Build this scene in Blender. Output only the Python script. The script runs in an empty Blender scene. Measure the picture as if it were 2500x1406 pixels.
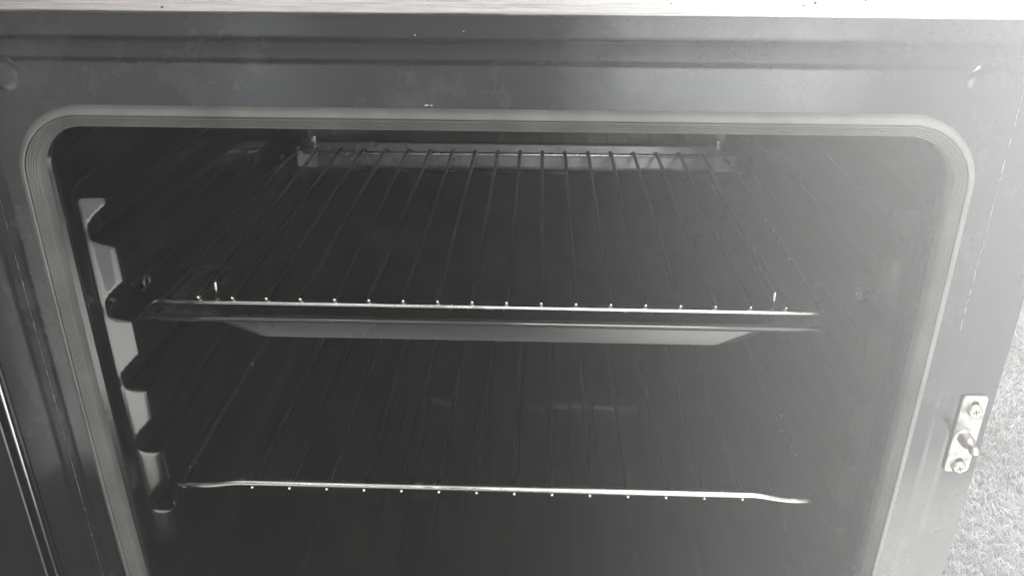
import bpy, bmesh, math, random
from mathutils import Vector, Matrix
import numpy as np
random.seed(4); rng = np.random.default_rng(7)
S = bpy.context.scene
COL = S.collection
R = math.radians

# ---------------------------------------------------------------- camera
cam = bpy.data.objects.new('camera', bpy.data.cameras.new('camera')); COL.objects.link(cam)
yaw, pitch, roll = .0335, .45375, .00323
fwd = Vector((-math.sin(yaw)*math.cos(pitch), math.cos(yaw)*math.cos(pitch), -math.sin(pitch)))
rt = Vector((math.cos(yaw), math.sin(yaw), 0)); up = rt.cross(fwd)
r2 = rt*math.cos(roll) + up*math.sin(roll); u2 = up*math.cos(roll) - rt*math.sin(roll)
cam.matrix_world = Matrix(((r2.x, u2.x, -fwd.x, .02657), (r2.y, u2.y, -fwd.y, -.43023), (r2.z, u2.z, -fwd.z, .26296), (0, 0, 0, 1)))
cam.data.lens = 30.084; cam.data.sensor_width = 36
cam.data.clip_start = .01; cam.data.clip_end = 50
S.camera = cam

# ---------------------------------------------------------------- light
WORLD_BASE = .06
SPOT_E = 480
GLARE_HAZE = .130
EXPOSURE = 0.0

def nodes(t): return t.nodes, t.links
w = bpy.data.worlds.new('World'); S.world = w; w.use_nodes = True
N, L = nodes(w.node_tree); N.clear()
def wm(op, a, b=None, c=None):
    n = N.new('ShaderNodeMath'); n.operation = op
    for i, v in enumerate((a, b, c)):
        if v is None: continue
        if isinstance(v, (int, float)): n.inputs[i].default_value = v
        else: L.new(v, n.inputs[i])
    return n.outputs[0]
tc = N.new('ShaderNodeTexCoord'); sx = N.new('ShaderNodeSeparateXYZ'); L.new(tc.outputs['Generated'], sx.inputs[0])
AZ = wm('ARCTAN2', sx.outputs[0], wm('MULTIPLY', sx.outputs[1], -1)); EL = wm('ARCSINE', sx.outputs[2])
def band(v, a, b, s):
    def sm(x0, x1):
        m = N.new('ShaderNodeMapRange'); m.interpolation_type = 'SMOOTHSTEP'
        L.new(v, m.inputs[0]); m.inputs[1].default_value = x0; m.inputs[2].default_value = x1
        return m.outputs[0]
    return wm('MULTIPLY', sm(a-s, a+s), wm('SUBTRACT', 1, sm(b-s, b+s)))
# (az0, az1, el0, el1, softness, strength, colour): the room round the oven, window and doorway in front of it
ROOM = [(-.8, 15.0, 11.5, 32, .5, 11, (1, 1, .98)),       # bright window facing the oven
        (-12.6, -8.4, 11.5, 15.0, .5, 8, (1, .97, .93)),   # second pane
        (-17.5, -15.5, 22, 38, .5, 7, (1, 1, .98)),
        (-5.5, -.5, 14.9, 24, .6, 1.6, (1, .72, .78)),
        (-13, -5, 15.2, 19, .8, 1.0, (1, .93, .85)),
        (-70, 70, 34, 60, 5, 1.1, (1, .98, .93)),    # pale ceiling
        (30, 110, -2, 50, 8, .14, (.95, .98, 1)),   # bright side of the room
        (-100, 100, -46, -3, 3, .70, (.96, .98, 1)),           # lit floor farther off in front
        (4.5, 19.6, -14.6, -6, .5, 5.0, (.97, 1, 1)),
        (24, 60, -30, -5, 4, .6, (.97, 1, 1)),
        (-20.7, -15.8, -15, -6, 1.0, 1.1, (.95, 1, 1)),
        (-8.6, -6.3, -14.4, -12.4, .8, 1.3, (1, .98, .9)),
        (-75, -18, -56, -20, 6, 1.5, (1, .92, .88)),  # added warm patch, brightens the lower left of the frame
        (-100, -50, -30, 12, 8, .7, (1, .93, .9))]
acc = None
for (a0, a1, e0, e1, s, st, c) in ROOM:
    m = wm('MULTIPLY', wm('MULTIPLY', band(AZ, R(a0), R(a1), R(s)), band(EL, R(e0), R(e1), R(s))), st)
    v = N.new('ShaderNodeVectorMath'); v.operation = 'SCALE'; v.inputs[0].default_value = c; L.new(m, v.inputs['Scale'])
    if acc is None: acc = v.outputs[0]
    else:
        ad = N.new('ShaderNodeVectorMath'); L.new(acc, ad.inputs[0]); L.new(v.outputs[0], ad.inputs[1]); acc = ad.outputs[0]
nz = N.new('ShaderNodeTexNoise'); nz.inputs['Scale'].default_value = 7; nz.inputs['Detail'].default_value = 3; L.new(tc.outputs['Generated'], nz.inputs[0])
base = wm('MULTIPLY', wm('POWER', nz.outputs[0], 2), WORLD_BASE*4)
ad = N.new('ShaderNodeVectorMath'); L.new(acc, ad.inputs[0]); L.new(base, ad.inputs[1])
bg = N.new('ShaderNodeBackground'); L.new(ad.outputs[0], bg.inputs[0]); wo = N.new('ShaderNodeOutputWorld'); L.new(bg.outputs[0], wo.inputs[0])

def spot(name, loc, target, e, size, blend, soft, col=(1, .985, .96)):
    l = bpy.data.lights.new(name, 'SPOT'); l.energy = e; l.shadow_soft_size = soft; l.spot_size = R(size); l.spot_blend = blend; l.color = col
    o = bpy.data.objects.new(name, l); COL.objects.link(o); o.location = loc
    o.rotation_euler = (Vector(target) - Vector(loc)).to_track_quat('-Z', 'Y').to_euler()
spot('sunlight_on_carpet', (1.15, .55, 1.3), (.85, .62, -.5), 410, 42, .6, .02)
spot('glare_spot', (.055, .22, 1.26), (.427, -.20, .20), 6350, 40, 1.0, .05, (1, .995, .975))  # added spot, lights the haze at right to stand in for lens glare

vs = S.view_settings; S.display_settings.display_device = 'sRGB'
vs.view_transform = 'Standard'; vs.look = 'None'; vs.gamma = 1; vs.exposure = EXPOSURE; vs.use_curve_mapping = False
S.cycles.max_bounces = 8; S.cycles.glossy_bounces = 6; S.cycles.volume_bounces = 1; S.cycles.sample_clamp_indirect = 6
S.cycles.use_denoising = True; S.cycles.volume_step_rate = 4

# ---------------------------------------------------------------- helpers
def tag(o, label=None, cat=None, group=None, kind=None):
    for k, v in (('label', label), ('category', cat), ('group', group), ('kind', kind)):
        if v: o[k] = v
    return o
def empty(name, loc=(0, 0, 0)):
    o = bpy.data.objects.new(name, None); COL.objects.link(o); o.location = loc; o.empty_display_size = .05; return o
def obj(name, bm, mat, parent=None, smooth=True, angle=40):
    me = bpy.data.meshes.new(name); bmesh.ops.recalc_face_normals(bm, faces=bm.faces[:]) if not getattr(bm, 'keep', 0) else None
    bm.to_mesh(me); bm.free()
    if smooth:
        me.polygons.foreach_set('use_smooth', [True]*len(me.polygons)); me.set_sharp_from_angle(angle=R(angle))
    me.materials.append(mat)
    o = bpy.data.objects.new(name, me); COL.objects.link(o)
    if parent:
        o.parent = parent
        if parent.location.length > 0 and parent.parent is None: o.location = -parent.location
    return o
def box(bm, x0, x1, y0, y1, z0, z1, bev=0, seg=2):
    vs_ = [bm.verts.new((x, y, z)) for x in (x0, x1) for y in (y0, y1) for z in (z0, z1)]
    f = [(0, 1, 3, 2), (4, 6, 7, 5), (0, 4, 5, 1), (2, 3, 7, 6), (0, 2, 6, 4), (1, 5, 7, 3)]
    fs = [bm.faces.new([vs_[i] for i in q]) for q in f]
    if bev:
        es = list({e for q in fs for e in q.edges})
        bmesh.ops.bevel(bm, geom=es, offset=bev, segments=seg, affect='EDGES', profile=.5)
def rrect(hx, zt, zb, r, n=12, cx=0, bow=0, m=10):
    """rounded rectangle in xz, clockwise from top left corner, fixed point count; sides subdivided m times"""
    pts = []
    cs = [(cx-hx+r, zt-r, 180, 90), (cx+hx-r, zt-r, 90, 0), (cx+hx-r, zb+r, 0, -90), (cx-hx+r, zb+r, -90, -180)]
    for (x, z, a0, a1) in cs:
        for i in range(n+1):
            a = R(a0+(a1-a0)*i/n); pts.append((x+r*math.cos(a), z+r*math.sin(a)))
    out = []
    for i, p in enumerate(pts):
        q = pts[(i+1) % len(pts)]
        out.append(p)
        if i % (n+1) == n:
            for k in range(1, m): out.append((p[0]+(q[0]-p[0])*k/m, p[1]+(q[1]-p[1])*k/m))
    if bow:
        zc = (zt+zb)/2; hz = (zt-zb)/2
        out = [(x + bow*(1 if x > cx else -1)*max(0, 1-((z-zc-.03)/hz)**2)*min(1, abs(x-cx)/hx), z) for x, z in out]
    return out
def loft3(bm, rings, cap=False):
    rv = [[bm.verts.new(p) for p in q] for q in rings]; n = len(rv[0])
    for a, b in zip(rv, rv[1:]):
        for i in range(n): bm.faces.new((a[i], a[(i+1) % n], b[(i+1) % n], b[i]))
    if cap: bm.faces.new(rv[-1])
def support(R3, thr=.004, e=.0007):
    out = [R3[0]]
    for a, b in zip(R3, R3[1:]):
        d = min((Vector(p)-Vector(q)).length for p, q in zip(a, b))
        if d > thr:
            for t in (e/d, 1-e/d): out.append([tuple(Vector(p).lerp(Vector(q), t)) for p, q in zip(a, b)])
        out.append(b)
    return out
def loft(bm, rings, cap0=False, cap1=False, sup=False):
    if sup:
        R3 = support([[(x, y, z) for x, z in pts] for pts, y in rings])
        if cap1:
            c = Vector((sum(p[0] for p in R3[-1]), sum(p[1] for p in R3[-1]), sum(p[2] for p in R3[-1])))/len(R3[-1])
            R3.append([tuple(Vector(p).lerp(c, .006)) for p in R3[-1]])
        loft3(bm, R3, cap1); return
    rv = [[bm.verts.new((x, y, z)) for x, z in pts] for pts, y in rings]
    n = len(rv[0])
    for a, b in zip(rv, rv[1:]):
        for i in range(n): bm.faces.new((a[i], a[(i+1) % n], b[(i+1) % n], b[i]))
    if cap0: bm.faces.new(rv[0])
    if cap1: bm.faces.new(rv[-1])
def tube(bm, pts, r, n=12, closed=False, caps=True):
    pts = [Vector(p) for p in pts]; rings = []
    N_ = len(pts); prev = None
    for i, p in enumerate(pts):
        if closed: t = (pts[(i+1) % N_]-pts[i-1]).normalized()
        else: t = (pts[min(i+1, N_-1)]-pts[max(i-1, 0)]).normalized()
        ref = prev if prev is not None else (Vector((0, 0, 1)) if abs(t.z) < .9 else Vector((0, 1, 0)))
        a = (ref - t*ref.dot(t)).normalized(); b = t.cross(a); prev = a
        rad = r[i] if isinstance(r, (list, tuple)) else r
        rings.append([bm.verts.new(p + a*rad*math.cos(2*math.pi*k/n) + b*rad*math.sin(2*math.pi*k/n)) for k in range(n)])
    m = N_ if closed else N_-1
    for i in range(m):
        A, B = rings[i], rings[(i+1) % N_]
        for k in range(n): bm.faces.new((A[k], A[(k+1) % n], B[(k+1) % n], B[k]))
    if caps and not closed: bm.faces.new(rings[0]); bm.faces.new(rings[-1])
def rodpts(p0, p1, r, seg=4):
    """straight rod with domed ends: points and radii"""
    p0, p1 = Vector(p0), Vector(p1); d = (p1-p0).normalized(); P = []; Q = []
    for i in range(seg+1):
        a = math.pi/2*i/seg; P.append(p0 + d*r*(1-math.cos(math.pi/2-a)) if 0 else p0 + d*(r*(1-math.cos(a)))); Q.append(max(r*math.sin(a), r*.05))
    for i in range(seg, -1, -1):
        a = math.pi/2*i/seg; P.append(p1 - d*(r*(1-math.cos(a)))); Q.append(max(r*math.sin(a), r*.05))
    return P, Q
def rod(bm, p0, p1, r, n=12, cut=None):
    P, Q = rodpts(p0, p1, r)
    if cut: P.insert(5, Vector(p0).lerp(Vector(p1), cut)); Q.insert(5, r)
    tube(bm, P, Q, n)
def fillet(pts, r, n=6):
    pts = [Vector(p) for p in pts]; out = [pts[0]]
    for i in range(1, len(pts)-1):
        a = (pts[i-1]-pts[i]); b = (pts[i+1]-pts[i]); rr = min(r, a.length*.45, b.length*.45)
        A = pts[i]+a.normalized()*rr; B = pts[i]+b.normalized()*rr
        for k in range(n+1):
            t = k/n; out.append(A*(1-t)**2 + pts[i]*2*t*(1-t) + B*t*t)
    out.append(pts[-1]); return out

# ---------------------------------------------------------------- materials
def mat(name, col, rough=.3, metal=0, ior=1.5, **kw):
    m = bpy.data.materials.new(name); m.use_nodes = True; b = m.node_tree.nodes['Principled BSDF']
    b.inputs['Base Color'].default_value = (*col, 1); b.inputs['Roughness'].default_value = rough
    b.inputs['Metallic'].default_value = metal; b.inputs['IOR'].default_value = ior
    return m
def nd(m, t): return m.node_tree.nodes.new(t)
def texnoise(m, scale, detail=4, vec_scale=(1, 1, 1), rough=.5):
    tcn = nd(m, 'ShaderNodeTexCoord'); mp = nd(m, 'ShaderNodeMapping'); mp.inputs['Scale'].default_value = vec_scale
    n = nd(m, 'ShaderNodeTexNoise'); n.inputs['Scale'].default_value = scale; n.inputs['Detail'].default_value = detail; n.inputs['Roughness'].default_value = rough
    m.node_tree.links.new(tcn.outputs['Object'], mp.inputs[0]); m.node_tree.links.new(mp.outputs[0], n.inputs[0]); return n.outputs[0]
def maprange(m, v, a, b, c, d, smooth=False):
    n = nd(m, 'ShaderNodeMapRange'); m.node_tree.links.new(v, n.inputs[0])
    for i, x in enumerate((a, b, c, d)): n.inputs[i+1].default_value = x
    return n.outputs[0]
def link(m, v, sock): m.node_tree.links.new(v, m.node_tree.nodes['Principled BSDF'].inputs[sock])
def bump(m, v, strength, dist):
    n = nd(m, 'ShaderNodeBump'); n.inputs['Strength'].default_value = strength; n.inputs['Distance'].default_value = dist
    m.node_tree.links.new(v, n.inputs['Height']); link(m, n.outputs[0], 'Normal'); return n
def mixcol(m, f, c0, c1, sock='Base Color'):
    n = nd(m, 'ShaderNodeMix'); n.data_type = 'RGBA'; m.node_tree.links.new(f, n.inputs['Factor'])
    for s, c in ((6, c0), (7, c1)):
        if isinstance(c, tuple): n.inputs[s].default_value = (*c, 1)
        else: m.node_tree.links.new(c, n.inputs[s])
    if sock: link(m, n.outputs[2], sock)
    return n.outputs[2]

def enamel(name, rough, ior, specks=True, wave=.0003, base=(.012, .012, .013)):
    m = mat(name, base, rough, 0, ior)
    film = texnoise(m, 6, 9, rough=.62); link(m, maprange(m, film, .32, .70, rough*.6, rough*1.9), 'Roughness')
    wav = texnoise(m, 22, 2); bump(m, wav, .25, wave)
    if specks:
        sp_ = texnoise(m, 420, 1); f = maprange(m, sp_, .83, .86, 0, 1)
        grime = mixcol(m, maprange(m, texnoise(m, 14, 8, rough=.7), .52, .68, 0, 1), base, tuple(b*2.2+g_ for b, g_ in zip(base, (.010, .006, .002))), None)
        mixcol(m, f, grime, (.25, .24, .22))
    return m
M_frame = enamel('black_enamel_frame', .12, 1.68, True, .0007, (.018, .019, .021))
M_cav = enamel('black_enamel_cavity', .085, 1.75, True, .0003, (.007, .007, .0075))
M_step = enamel('cloudy_enamel_step', .20, 1.75, False, .0012)
M_trayfloor = enamel('baked_on_tray_floor', .42, 1.5, False)
M_lip = enamel('glossy_tray_lip', .07, 2.1, False)
M_tray = enamel('black_enamel_tray', .20, 1.78, False)
M_tray.node_tree.nodes['Principled BSDF'].inputs['Base Color'].default_value = (.055, .055, .052, 1)
M_chrome = mat('chromed_wire', (.74, .72, .69), .14, 1)
link(M_chrome, maprange(M_chrome, texnoise(M_chrome, 160, 3), .3, .7, .08, .28), 'Roughness')
M_bead = mat('lit_bead', (.85, .83, .79), .08, 1)  # brighter copy of the wire chrome: lit wire ends put into colour
M_wire = mat('shade_darkened_wire', (.34, .33, .32), .24, 1)  # chrome painted darker, standing in for the dark cavity it mirrors
M_wire.node_tree.nodes['Principled BSDF'].inputs['Roughness'].default_value = .30
mixcol(M_wire, maprange(M_wire, texnoise(M_wire, 11, 2), .3, .75, 0, 1), (.34, .33, .32), (.15, .14, .13))
M_gasket = mat('grey_silicone_seal', (.13, .13, .125), .42, 0, 1.45)
mixcol(M_gasket, maprange(M_gasket, texnoise(M_gasket, 30, 5), .35, .7, 0, 1), (.22, .216, .205), (.15, .146, .138))
M_steel = mat('brushed_steel', (.72, .71, .69), .38, 1)
br = texnoise(M_steel, 30, 5, (.9, 30, 30), .7)
link(M_steel, maprange(M_steel, br, .3, .7, .30, .55), 'Roughness')
mixcol(M_steel, maprange(M_steel, br, .35, .65, 0, 1), (.50, .49, .48), (.84, .82, .81)); bump(M_steel, br, .25, .0002)
M_zinc = mat('zinc_plate', (.62, .63, .62), .42, .85)
mixcol(M_zinc, maprange(M_zinc, texnoise(M_zinc, 180, 5), .5, .72, 0, 1), (.38, .39, .38), (.24, .225, .20)); 
M_screw = mat('yellowish_zinc_screw', (.60, .56, .44), .35, .9)
M_stud = mat('worn_steel_stud', (.55, .52, .47), .3, 1)
M_worn_glint = mat('worn_paint_and_glint', (.30, .27, .25), .5, .5)  # worn paint at left, painted glint of the fold at right
M_dark = mat('dark_slot', (.01, .01, .01), .6)
M_side = mat('painted_side_panel', (.03, .03, .032), .35)
M_chip = mat('chipped_white', (.75, .74, .70), .6)
M_dirt = mat('brown_grease_dirt', (.16, .11, .07), .7)
M_carpet = mat('carpet_backing', (.42, .42, .40), .95)
mixcol(M_carpet, maprange(M_carpet, texnoise(M_carpet, 90, 6), .35, .65, 0, 1), (.06, .06, .06), (.17, .17, .16))
bump(M_carpet, texnoise(M_carpet, 140, 5), .8, .006)
M_fibre = mat('carpet_fibre', (.5, .5, .47), .8)
ca = nd(M_fibre, 'ShaderNodeTexCoord')
mixcol(M_fibre, maprange(M_fibre, texnoise(M_fibre, 70, 4), .35, .65, 0, 1), (.10, .115, .125), (.34, .355, .36))

# ---------------------------------------------------------------- floor
FZ = -.5
bm = bmesh.new(); g = 60
box(bm, -1.1, 2.2, -.55, 2.4, FZ-.02, FZ)
tag(obj('carpet', bm, M_carpet, smooth=False), kind='structure')
# loose curly pile, only where it can be seen beside the cooker
nf = 95000
x = rng.uniform(.33, 1.35, nf); y = rng.uniform(.12, 1.75, nf)
swirl = np.sin(x*9+y*5)*1.3 + np.sin(y*13-x*6)*1.1
a = swirl + rng.normal(0, .75, nf)
ln = rng.uniform(.007, .018, nf); wd = rng.uniform(.0003, .0006, nf); zz = rng.uniform(.000, .018, nf)
V = np.zeros((nf, 6, 3)); 
for k, t in enumerate((0, .5, 1)):
    bend = rng.normal(0, .5, nf)*t
    cx_ = x + np.cos(a+bend)*ln*t; cy_ = y + np.sin(a+bend)*ln*t; cz = FZ + zz + .006*math.sin(math.pi*t) + rng.uniform(0, .002, nf)
    nx, ny = -np.sin(a+bend), np.cos(a+bend); wk = wd*(1 if k == 1 else .55)
    V[:, 2*k] = np.stack([cx_+nx*wk, cy_+ny*wk, cz], 1); V[:, 2*k+1] = np.stack([cx_-nx*wk, cy_-ny*wk, cz+.0004], 1)
Fc = (np.arange(nf)[:, None, None]*6 + np.array([[0, 1, 3, 2], [2, 3, 5, 4]])[None]).reshape(-1, 4)
me = bpy.data.meshes.new('carpet_pile'); me.vertices.add(nf*6); me.vertices.foreach_set('co', V.reshape(-1))
me.loops.add(len(Fc)*4); me.loops.foreach_set('vertex_index', Fc.reshape(-1).astype(np.int32))
me.polygons.add(len(Fc)); me.polygons.foreach_set('loop_start', np.arange(0, len(Fc)*4, 4, dtype=np.int32)); me.update(calc_edges=True); me.validate()
me.materials.append(M_fibre); po = bpy.data.objects.new('carpet_pile', me); COL.objects.link(po)
tag(po, 'pale shaggy carpet pile in bright light beside the cooker', 'carpet pile', kind='stuff')

# ---------------------------------------------------------------- oven
oven = empty('oven', (0, 0, FZ))
tag(oven, 'black enamelled oven, door open, with grey seal and steel strip above', 'oven')
ZB = -.215                                                    # lower inner edge of the seal
# front frame: pressed enamel sheet, shallow steps
def fr(hx, zt, zb, r, y): return (rrect(hx, zt, zb, r), y)
bm = bmesh.new()
loft(bm, [fr(.2962, .2150, -.262, .003, .035), fr(.2966, .2150, -.2624, .003, .007), fr(.2962, .2148, -.262, .003, .003),
          fr(.2945, .2140, -.260, .003, .0005), fr(.2748, .1886, -.252, .004, .0005), fr(.2738, .1876, -.251, .005, .0004), fr(.2728, .1866, -.250, .005, .0002),
          fr(.2716, .1858, -.249, .006, .0001), fr(.2644, .1784, -.245, .010, .0001), fr(.2634, .1774, -.243, .012, -.0), fr(.2622, .1764, -.242, .012, -.0002), fr(.2610, .1754, -.240, .013, -.0003),
          fr(.2500, .1500, -.225, .034, -.0004), fr(.2440, .1460, -.218, .030, .0), fr(.2428, .1450, -.2175, .030, .0040), fr(.2422, .1444, -.2170, .030, .0056), fr(.2392, .1428, -.2150, .027, .0098),
          fr(.2390, .1427, -.2150, .027, .0120), fr(.2400, .1440, -.2160, .028, .0150), fr(.2450, .1475, -.2200, .030, .0190)], sup=True)
obj('front_frame', bm, M_frame, oven, angle=50)
# cavity: walls, ceiling, floor, rounded back corners
bm = bmesh.new()
rings = [(rrect(.2452, .1477, -.2202, .030), .0188), (rrect(.2452, .1480, -.2205, .030), .05), (rrect(.2452, .1480, -.2205, .030), .39)]
RB = .036
for i in range(1, 9):
    a = math.pi/2*i/8; d = RB*(1-math.cos(a))
    rings.append((rrect(.2452-d, .1480-d, -.2205+d, max(.030-d*.5, .008)), .401+RB*math.sin(a)))
loft(bm, rings, cap1=True, sup=True)
obj('cavity', bm, M_cav, oven, angle=60)
# side guides: pressed side panels with five runners each
GZ = [.067, .0155, -.0375, -.0875, -.1380]
def sm(t): t = max(0, min(1, t)); return t*t*(3-2*t)
def guide(side):
    bm = bmesh.new(); ny, nz_ = 90, 240; rows = []
    for j in range(nz_+1):
        z = .100 + (-.208-.100)*j/nz_; row = []
        for i in range(ny+1):
            t = i/ny; y = .020 + (.400-.020)*t**1.7
            # front slope, top and bottom run-outs (bottom end comes to a point)
            bottom = sm((z+.205)/.04)
            h = sm((y-.029-(1-bottom)*.02)/.019)*sm((.096-z)/.010)*sm((z+.200)/.022)*sm((.395-y)/.03)
            gr = 0
            for gz in GZ:
                fy_ = .0345; e = sm((y-fy_)/.006)           # rounded front end of the runner
                hw = .0125*math.sqrt(max(0, min(1, (y-fy_)/.010)))*(1 if y < .05 else 1)
                if hw > 0:
                    dz = z-gz; hw2 = hw*(1.0 if dz < 0 else 1.25)
                    gr = max(gr, (1-sm((abs(dz)/hw2-.38)/.62))*e)
            h *= 1-gr*.92
            xx = .2448 - .0135*h
            row.append(bm.verts.new((side*xx, y, z)))
        rows.append(row)
    for a, b in zip(rows, rows[1:]):
        for i in range(ny): bm.faces.new((a[i], a[i+1], b[i+1], b[i]))
    return bm
for s in (-1, 1): obj('side_guide', guide(s), M_cav, oven, angle=70)
# rivets on the side walls
for s in (-1, 1):
    bm = bmesh.new()
    tube(bm, [(s*.2400, .0875+.0042*math.cos(a), .0105+.0036*math.sin(a)) for a in [2*math.pi*k/20 for k in range(20)]], .0011, 8, closed=True)
    obj('rivet_ring', bm, M_wire, oven)
# pressed step across the back wall, its face sloping up towards the room
bm = bmesh.new(); x0, x1 = -.2065, .2075
prf = [(.4368, .0085), (.4362, .0078), (.4355, .0062), (.4350, .0042)] + [(.4350-(.4350-.4262)*k/6, .0042-(.0342)*k/6) for k in range(1, 7)] + [(.4258, -.0318), (.4268, -.0335), (.4368, -.0345)]
cols = [x0, x0+.0001] + [x0+.002+(x1-x0-.004)*k/24 for k in range(25)] + [x1-.0001, x1]
g = [[bm.verts.new((xx, (yy if 0 < a < len(cols)-1 else .4368), zz)) for yy, zz in prf] for a, xx in enumerate(cols)]
for A, B in zip(g, g[1:]):
    for k in range(len(prf)-1): bm.faces.new((A[k], A[k+1], B[k+1], B[k]))
obj('back_step', bm, M_step, oven, angle=35)
# bright tabs and stays in the back corners
for s in (-1, 1):
    bm = bmesh.new(); box(bm, min(s*.2135, s*.2080), max(s*.2135, s*.2080), .4335, .4345, .0030, .0130, .0004)
    rod(bm, (s*.2100, .4330, .0040), (s*.2085, .4335, -.0080), .0010, 8); rod(bm, (s*.2070, .4330, .0040), (s*.2058, .4335, -.0080), .0010, 8)
    obj('corner_bracket', bm, M_chrome, oven)
# seal
prof = [(0, .0050), (0, -.0005), (.0004, -.0018)]
for k in range(5):
    d0 = .0004 + k*.00115
    prof += [(d0+.00025, -.0030-.0004*k), (d0+.00055, -.0034-.0004*k), (d0+.00085, -.0030-.0004*k), (d0+.00105, -.0023-.0004*k)]
prof += [(.0061, -.0030), (.0065, -.0030), (.0068, -.0046), (.0075, -.0050), (.0095, -.0040), (.0110, -.0020), (.0116, .0005), (.0116, .0050)]
bm = bmesh.new()
loft(bm, [(rrect(.2385+d, .1425+d, ZB-d, .027+d, n=16, bow=.0022, m=24), y) for d, y in prof])
obj('door_seal', bm, M_gasket, oven, angle=35)
# round dimples where the door buffers meet the frame
for s, xx in ((-1, -.2475), (1, .2435)):
    bm = bmesh.new(); rr = [(.0095, .0000), (.0084, -.0004), (.0074, -.0006), (.0058, -.0008), (.004, -.00088), (.0006, -.0009)]
    loft(bm, [([(xx+r*math.cos(2*math.pi*k/28), .1692+r*math.sin(2*math.pi*k/28)) for k in range(28)], y) for r, y in rr], cap1=True)
    obj('buffer_dimple', bm, M_frame, oven)
# shell
bm = bmesh.new()
box(bm, -.2955, .2955, .036, .575, FZ+.02, .30, .002)
# open the front of the shell so that the cavity is clear
for f in [f for f in bm.faces if abs(f.normal.y) > .9 and f.calc_center_median().y < .1]: bm.faces.remove(f)
bmesh.ops.recalc_face_normals(bm, faces=bm.faces[:]); obj('side_shell', bm, M_side, oven, angle=30)
bm = bmesh.new(); box(bm, -.2955, .2955, .004, .034, FZ+.06, -.266, .004); obj('lower_panel', bm, M_frame, oven)
bm = bmesh.new(); box(bm, -.300, .300, -.002, .575, .3005, .315, .004); obj('hob_top', bm, M_steel, oven)
# steel strip above
cp_bm = bmesh.new(); box(cp_bm, -.320, .320, -.020, .034, .2022, .2995, .0022, 4)
cp = obj('control_panel', cp_bm, M_steel, oven, angle=60)
def blob(bm, c, rx, rz, ny=-1, n=9, h=.0004):
    vs_ = [bm.verts.new((c[0]+rx*random.uniform(.55, 1.1)*math.cos(2*math.pi*k/n), c[1]-.0001, c[2]+rz*random.uniform(.5, 1.1)*math.sin(2*math.pi*k/n))) for k in range(n)]
    t = bm.verts.new((c[0], c[1]-h, c[2]))
    for k in range(n): bm.faces.new((vs_[k], vs_[(k+1) % n], t))
bm = bmesh.new()
for (px, pz, a, b) in ((.169, .2115, .0020, .0010), (.1725, .2106, .0008, .0006), (.1500, .2092, .0007, .0009), (.145, .2080, .0007, .0006), (.239, .2128, .0009, .0008), (.2195, .2101, .0005, .0003), (-.151, .2050, .0006, .0007), (.085, .2085, .0004, .0004), (.083, .2125, .0005, .0003)):
    bm = bmesh.new(); blob(bm, (px, -.0203, pz), a, b)
    obj('dirt_speck', bm, M_dirt, cp, smooth=False)
for (px, pz, yy, a, b) in ((-.0315, .1557, -.0010, .0013, .0005), (-.0290, .1556, -.0010, .0006, .0004), (-.036, .190, .0007, .0005, .0007), (.090, .1955, .0007, .0006, .0004), (-.012, .192, .0007, .0006, .0003)):
    bm = bmesh.new(); blob(bm, (px, yy, pz), a, b)
    obj('paint_chip', bm, M_chip, oven, smooth=False)

# worn paint along the left fold; on the right, the fold's glint painted in
for s in (-1, 1):
    bm = bmesh.new(); z = .11 if s < 0 else .168; prev = None
    while z > (-.175 if s < 0 else .03):
        wdt = max(.00004, random.gauss(.00007, .00012)); xm = s*(.2672 if s < 0 else .2640)+random.uniform(-.00012, .00012)
        cur = [bm.verts.new((xm-wdt, -.0002, z)), bm.verts.new((xm+wdt, -.0002, z))]
        if prev: bm.faces.new((prev[0], prev[1], cur[1], cur[0]))
        prev = cur; z -= random.uniform(.0008, .0035)
    obj('worn_and_glint_edge', bm, M_worn_glint, oven, smooth=False)

# catch plate
PX = .2830
bm = bmesh.new()
loft(bm, [(rrect(.0072, -.0112, -.0652, .0022, n=6, cx=PX), .001), (rrect(.0074, -.0110, -.0654, .0024, n=6, cx=PX), -.0008),
          (rrect(.0070, -.0114, -.0650, .0022, n=6, cx=PX), -.0013)], cap1=True)
plate = obj('catch_plate', bm, M_zinc, oven, angle=30)
for sz in (-.0205, -.0612):
    bm = bmesh.new(); loft(bm, [(rrect(.0021, sz+.0062, sz-.003, .0020, n=8, cx=PX+.0003), -.0012), (rrect(.0021, sz+.0062, sz-.003, .0020, n=8, cx=PX+.0003), -.00155)], cap1=True)
    obj('slot', bm, M_dark, plate)
    bm = bmesh.new(); cc = [(.0042, -.0014), (.0043, -.0022), (.0040, -.0031), (.0031, -.0038), (.0018, -.0042), (.0003, -.0043)]
    loft(bm, [([(PX+.0006+r*math.cos(2*math.pi*k/28), sz+r*math.sin(2*math.pi*k/28)) for k in range(28)], y) for r, y in cc], cap1=True)
    sc = obj('screw', bm, M_screw, plate)
    bm = bmesh.new()
    for an in (20, 110):
        dx, dz = math.cos(R(an)), math.sin(R(an)); q = Vector((PX+.0006, -.00415, sz)); d = Vector((dx, 0, dz)); e = Vector((-dz, 0, dx))
        for w0 in (1,):
            lo = [q+d*.0021+e*.00035, q+d*.0021-e*.00035, q-d*.0021-e*.00035, q-d*.0021+e*.00035]
            A = [bm.verts.new(p + Vector((0, .0006+.0000, 0))) for p in lo]; B = [bm.verts.new(p+Vector((0, -.00025 if an > 90 else -.0003, 0))) for p in lo]
            bm.faces.new(B); 
            for k in range(4): bm.faces.new((A[k], A[(k+1) % 4], B[(k+1) % 4], B[k]))
    obj('cross_recess', bm, M_dark, plate)
bm = bmesh.new()
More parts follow.
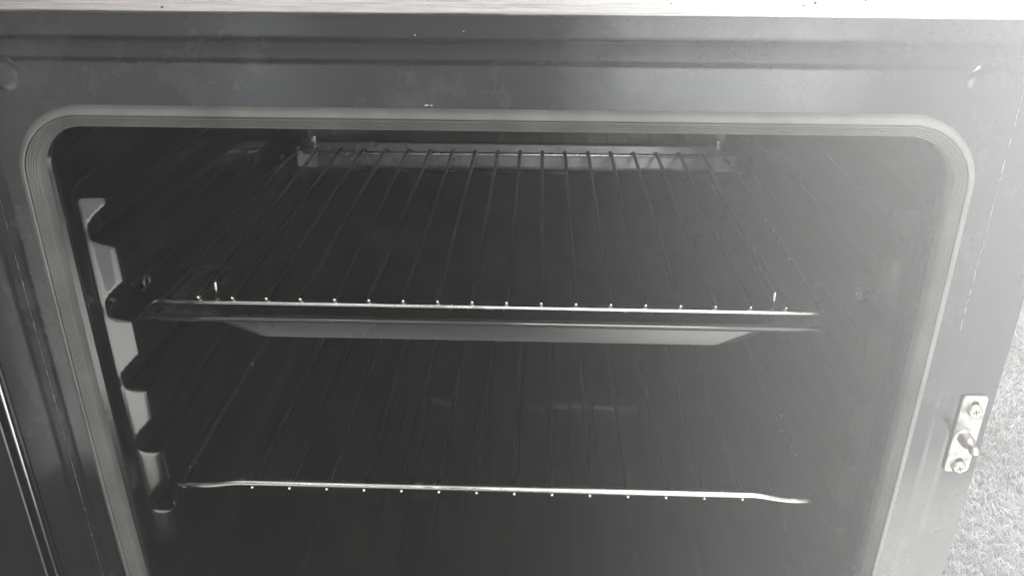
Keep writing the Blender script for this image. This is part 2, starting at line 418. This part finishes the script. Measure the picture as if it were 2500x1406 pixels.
sprof = [(.0058, -.0012), (.0058, -.0020), (.0046, -.0024), (.0042, -.0026), (.0041, -.0075), (.0037, -.0090), (.0028, -.0105), (.0019, -.0118), (.0018, -.0126)]
br_ = .0030; bc = -.0152
for k in range(0, 9):
    a = math.pi*(k+1.3)/10; sprof.append((br_*math.sin(a), bc+br_*math.cos(a)))
loft(bm, [([(PX-.0012+.04*0+r*math.cos(2*math.pi*k/32), -.0394+r*math.sin(2*math.pi*k/32)) for k in range(32)], y) for r, y in sprof], cap1=True)
obj('ball_stud', bm, M_stud, plate, angle=50)

# open door, hinged on the left
bm = bmesh.new(); box(bm, -.3125, -.2972, .0030, .034, -.262, .1985, .0006); obj('hinge_strip', bm, M_frame, oven)
bm = bmesh.new(); rod(bm, (-.3003, .0012, -.262), (-.3003, .0012, .1985), .0010, 10); obj('edge_trim', bm, M_chrome, oven)
door = empty('oven_door', (0, 0, 0)); door.parent = oven; door.location = (-.3052, -.0005, -FZ); door.rotation_euler = (0, 0, R(-30))
bm = bmesh.new(); box(bm, -.038, -.0003, -.55, 0, -.262, .1985, .0010); o_ = obj('door_panel', bm, M_frame, door); o_.location = (0, 0, 0)
bm = bmesh.new(); rod(bm, (-.0002, -.0006, -.262), (-.0002, -.0006, .1985), .0006, 8); o_ = obj('door_trim', bm, M_zinc, door); o_.location = (0, 0, 0)

# ---------------------------------------------------------------- baking tray
XC = -.0061
tray = empty('baking_tray', (XC, .08, -.02))
tag(tray, 'shallow black enamel baking tray with sloping sides directly under the upper rack', 'baking tray')
def rxy(x0, x1, y0, y1, r, z, n=8):
    pts = []
    for (x_, y_, a0) in ((x0+r, y0+r, 180), (x1-r, y0+r, 270), (x1-r, y1-r, 0), (x0+r, y1-r, 90)):
        for i in range(n+1):
            a = R(a0+90*i/n); pts.append((x_+r*math.cos(a), y_+r*math.sin(a), z))
    return pts
xr = .2288
bm = bmesh.new(); zr = -.0085
loft3(bm, support([rxy(XC-xr, XC+xr, .0735, .398, .008, zr-.0035), rxy(XC-xr-.0012, XC+xr+.0012, .0723, .399, .009, zr-.0018), rxy(XC-xr-.0005, XC+xr+.0005, .0730, .3985, .008, zr),
           rxy(XC-xr+.001, XC+xr-.001, .0745, .397, .0075, zr+.0004), rxy(XC-xr+.003, XC+xr-.003, .0762, .396, .007, zr-.0004),
           rxy(XC-.201, XC+.201, .0782, .389, .020, zr-.0004), rxy(XC-.198, XC+.198, .0795, .387, .022, zr-.0012),
           rxy(XC-.180, XC+.180, .0800, .352, .030, zr-.0145), rxy(XC-.175, XC+.175, .0822, .344, .032, zr-.0158)]), cap=True)
# underside a sheet thickness lower
loft3(bm, [rxy(XC-xr, XC+xr, .0735, .398, .008, zr-.0035), rxy(XC-xr+.002, XC+xr-.002, .0755, .396, .007, zr-.0022),
           rxy(XC-.203, XC+.203, .0770, .391, .020, zr-.0022), rxy(XC-.182, XC+.182, .0774, .354, .031, zr-.0165), rxy(XC-.175, XC+.175, .0800, .346, .033, zr-.0175)], cap=True)
pan = obj('pan', bm, M_tray, tray, angle=50); pan.data.materials.append(M_trayfloor)
for p_ in pan.data.polygons:
    if p_.center.z + (-0) < zr-.005 and p_.normal.z > .25: p_.material_index = 1
# a rolled bead along the front edge
bm = bmesh.new(); tube(bm, fillet([(XC-xr+.001, .110, zr-.0008), (XC-xr+.001, .0738, zr-.0008), (XC+xr-.001, .0738, zr-.0008), (XC+xr-.001, .110, zr-.0008)], .006, 8), .0018, 12)
obj('rolled_edge', bm, M_lip, tray)

# ---------------------------------------------------------------- upper rack
rack = empty('wire_rack', (XC, .085, 0))
tag(rack, 'chromed wire rack lying on the baking tray, straight front bar with wire ends on top', 'oven rack', 'oven racks')
bm = bmesh.new(); zb_ = -.0038
P = [(XC-.2205, .4285, zb_+.001), (XC-.2275, .412, zb_), (XC-.2275, .086, zb_), (XC+.2275, .086, zb_), (XC+.2275, .412, zb_), (XC+.2205, .4285, zb_+.001)]
tube(bm, fillet(P, .011, 8), .0025, 14); obj('frame_bar', bm, M_chrome, rack)
bm = bmesh.new(); rod(bm, (XC-.2165, .4280, zb_+.001), (XC+.2180, .4280, zb_+.0025), .0019, 14); obj('back_bar', bm, M_chrome, rack)
sw = .02341
def chrome_ends(o, ymax):
    o.data.materials.append(M_bead)
    for p in o.data.polygons:
        if p.center.y < ymax: p.material_index = 1
for i in range(18):
    x_ = XC + (i-8.5)*sw; bm = bmesh.new(); dx = random.uniform(-.0006, .0006)
    rod(bm, (x_, .0830, .0006), (x_+dx, .4300, .0008), .0017, 10, .007); chrome_ends(obj('cross_wire', bm, M_wire, rack), .0862)
for xs in (-.1958, .1870):
    bm = bmesh.new(); rod(bm, (xs, .0945, -.006), (xs+.0004*0, .0945, .0083), .0017, 10); obj('stop_pin', bm, M_chrome, rack)

# ---------------------------------------------------------------- lower rack
rack2 = empty('wire_rack', (-.002, .06, -.14))
tag(rack2, 'chromed wire rack on the lowest runner, front bar bent down at its ends', 'oven rack', 'oven racks')
YL = .060; X0 = -.0035
bm = bmesh.new()
P = [(X0-.2295, .415, -.1410), (X0-.2290, YL, -.1405), (X0-.2080, YL, -.1400), (X0-.1860, YL, -.1368), (X0+.1890, YL, -.1366), (X0+.2100, YL, -.1402), (X0+.2300, YL, -.1410), (X0+.2305, .415, -.1412)]
tube(bm, fillet(P, .005, 8), .0030, 16); obj('frame_bar', bm, M_chrome, rack2)
bm = bmesh.new(); rod(bm, (X0-.226, .415, -.1375), (X0+.226, .415, -.1375), .0025, 12); obj('back_bar', bm, M_chrome, rack2)
for i in range(14):
    x_ = -.0015 + (i-6.5)*.02725
    bm = bmesh.new(); rod(bm, (x_, YL-.0022, -.1407), (x_, .417, -.1407), .0017, 10, .007); chrome_ends(obj('cross_wire', bm, M_wire, rack2), .0605)

# ---------------------------------------------------------------- haze: added volume, stands in for veiling lens glare
bm = bmesh.new(); box(bm, -1.6, 2.6, -1.7, 2.8, FZ-1.02, .62)
mh = bpy.data.materials.new('glare_haze'); mh.use_nodes = True; mh.node_tree.nodes.clear()
pv = mh.node_tree.nodes.new('ShaderNodeVolumePrincipled'); pv.inputs['Density'].default_value = GLARE_HAZE; pv.inputs['Color'].default_value = (.95, .95, .955, 1); pv.inputs['Anisotropy'].default_value = .4
mo = mh.node_tree.nodes.new('ShaderNodeOutputMaterial'); mh.node_tree.links.new(pv.outputs[0], mo.inputs['Volume'])
hz = obj('glare_haze', bm, mh, smooth=False); tag(hz, kind='stuff')
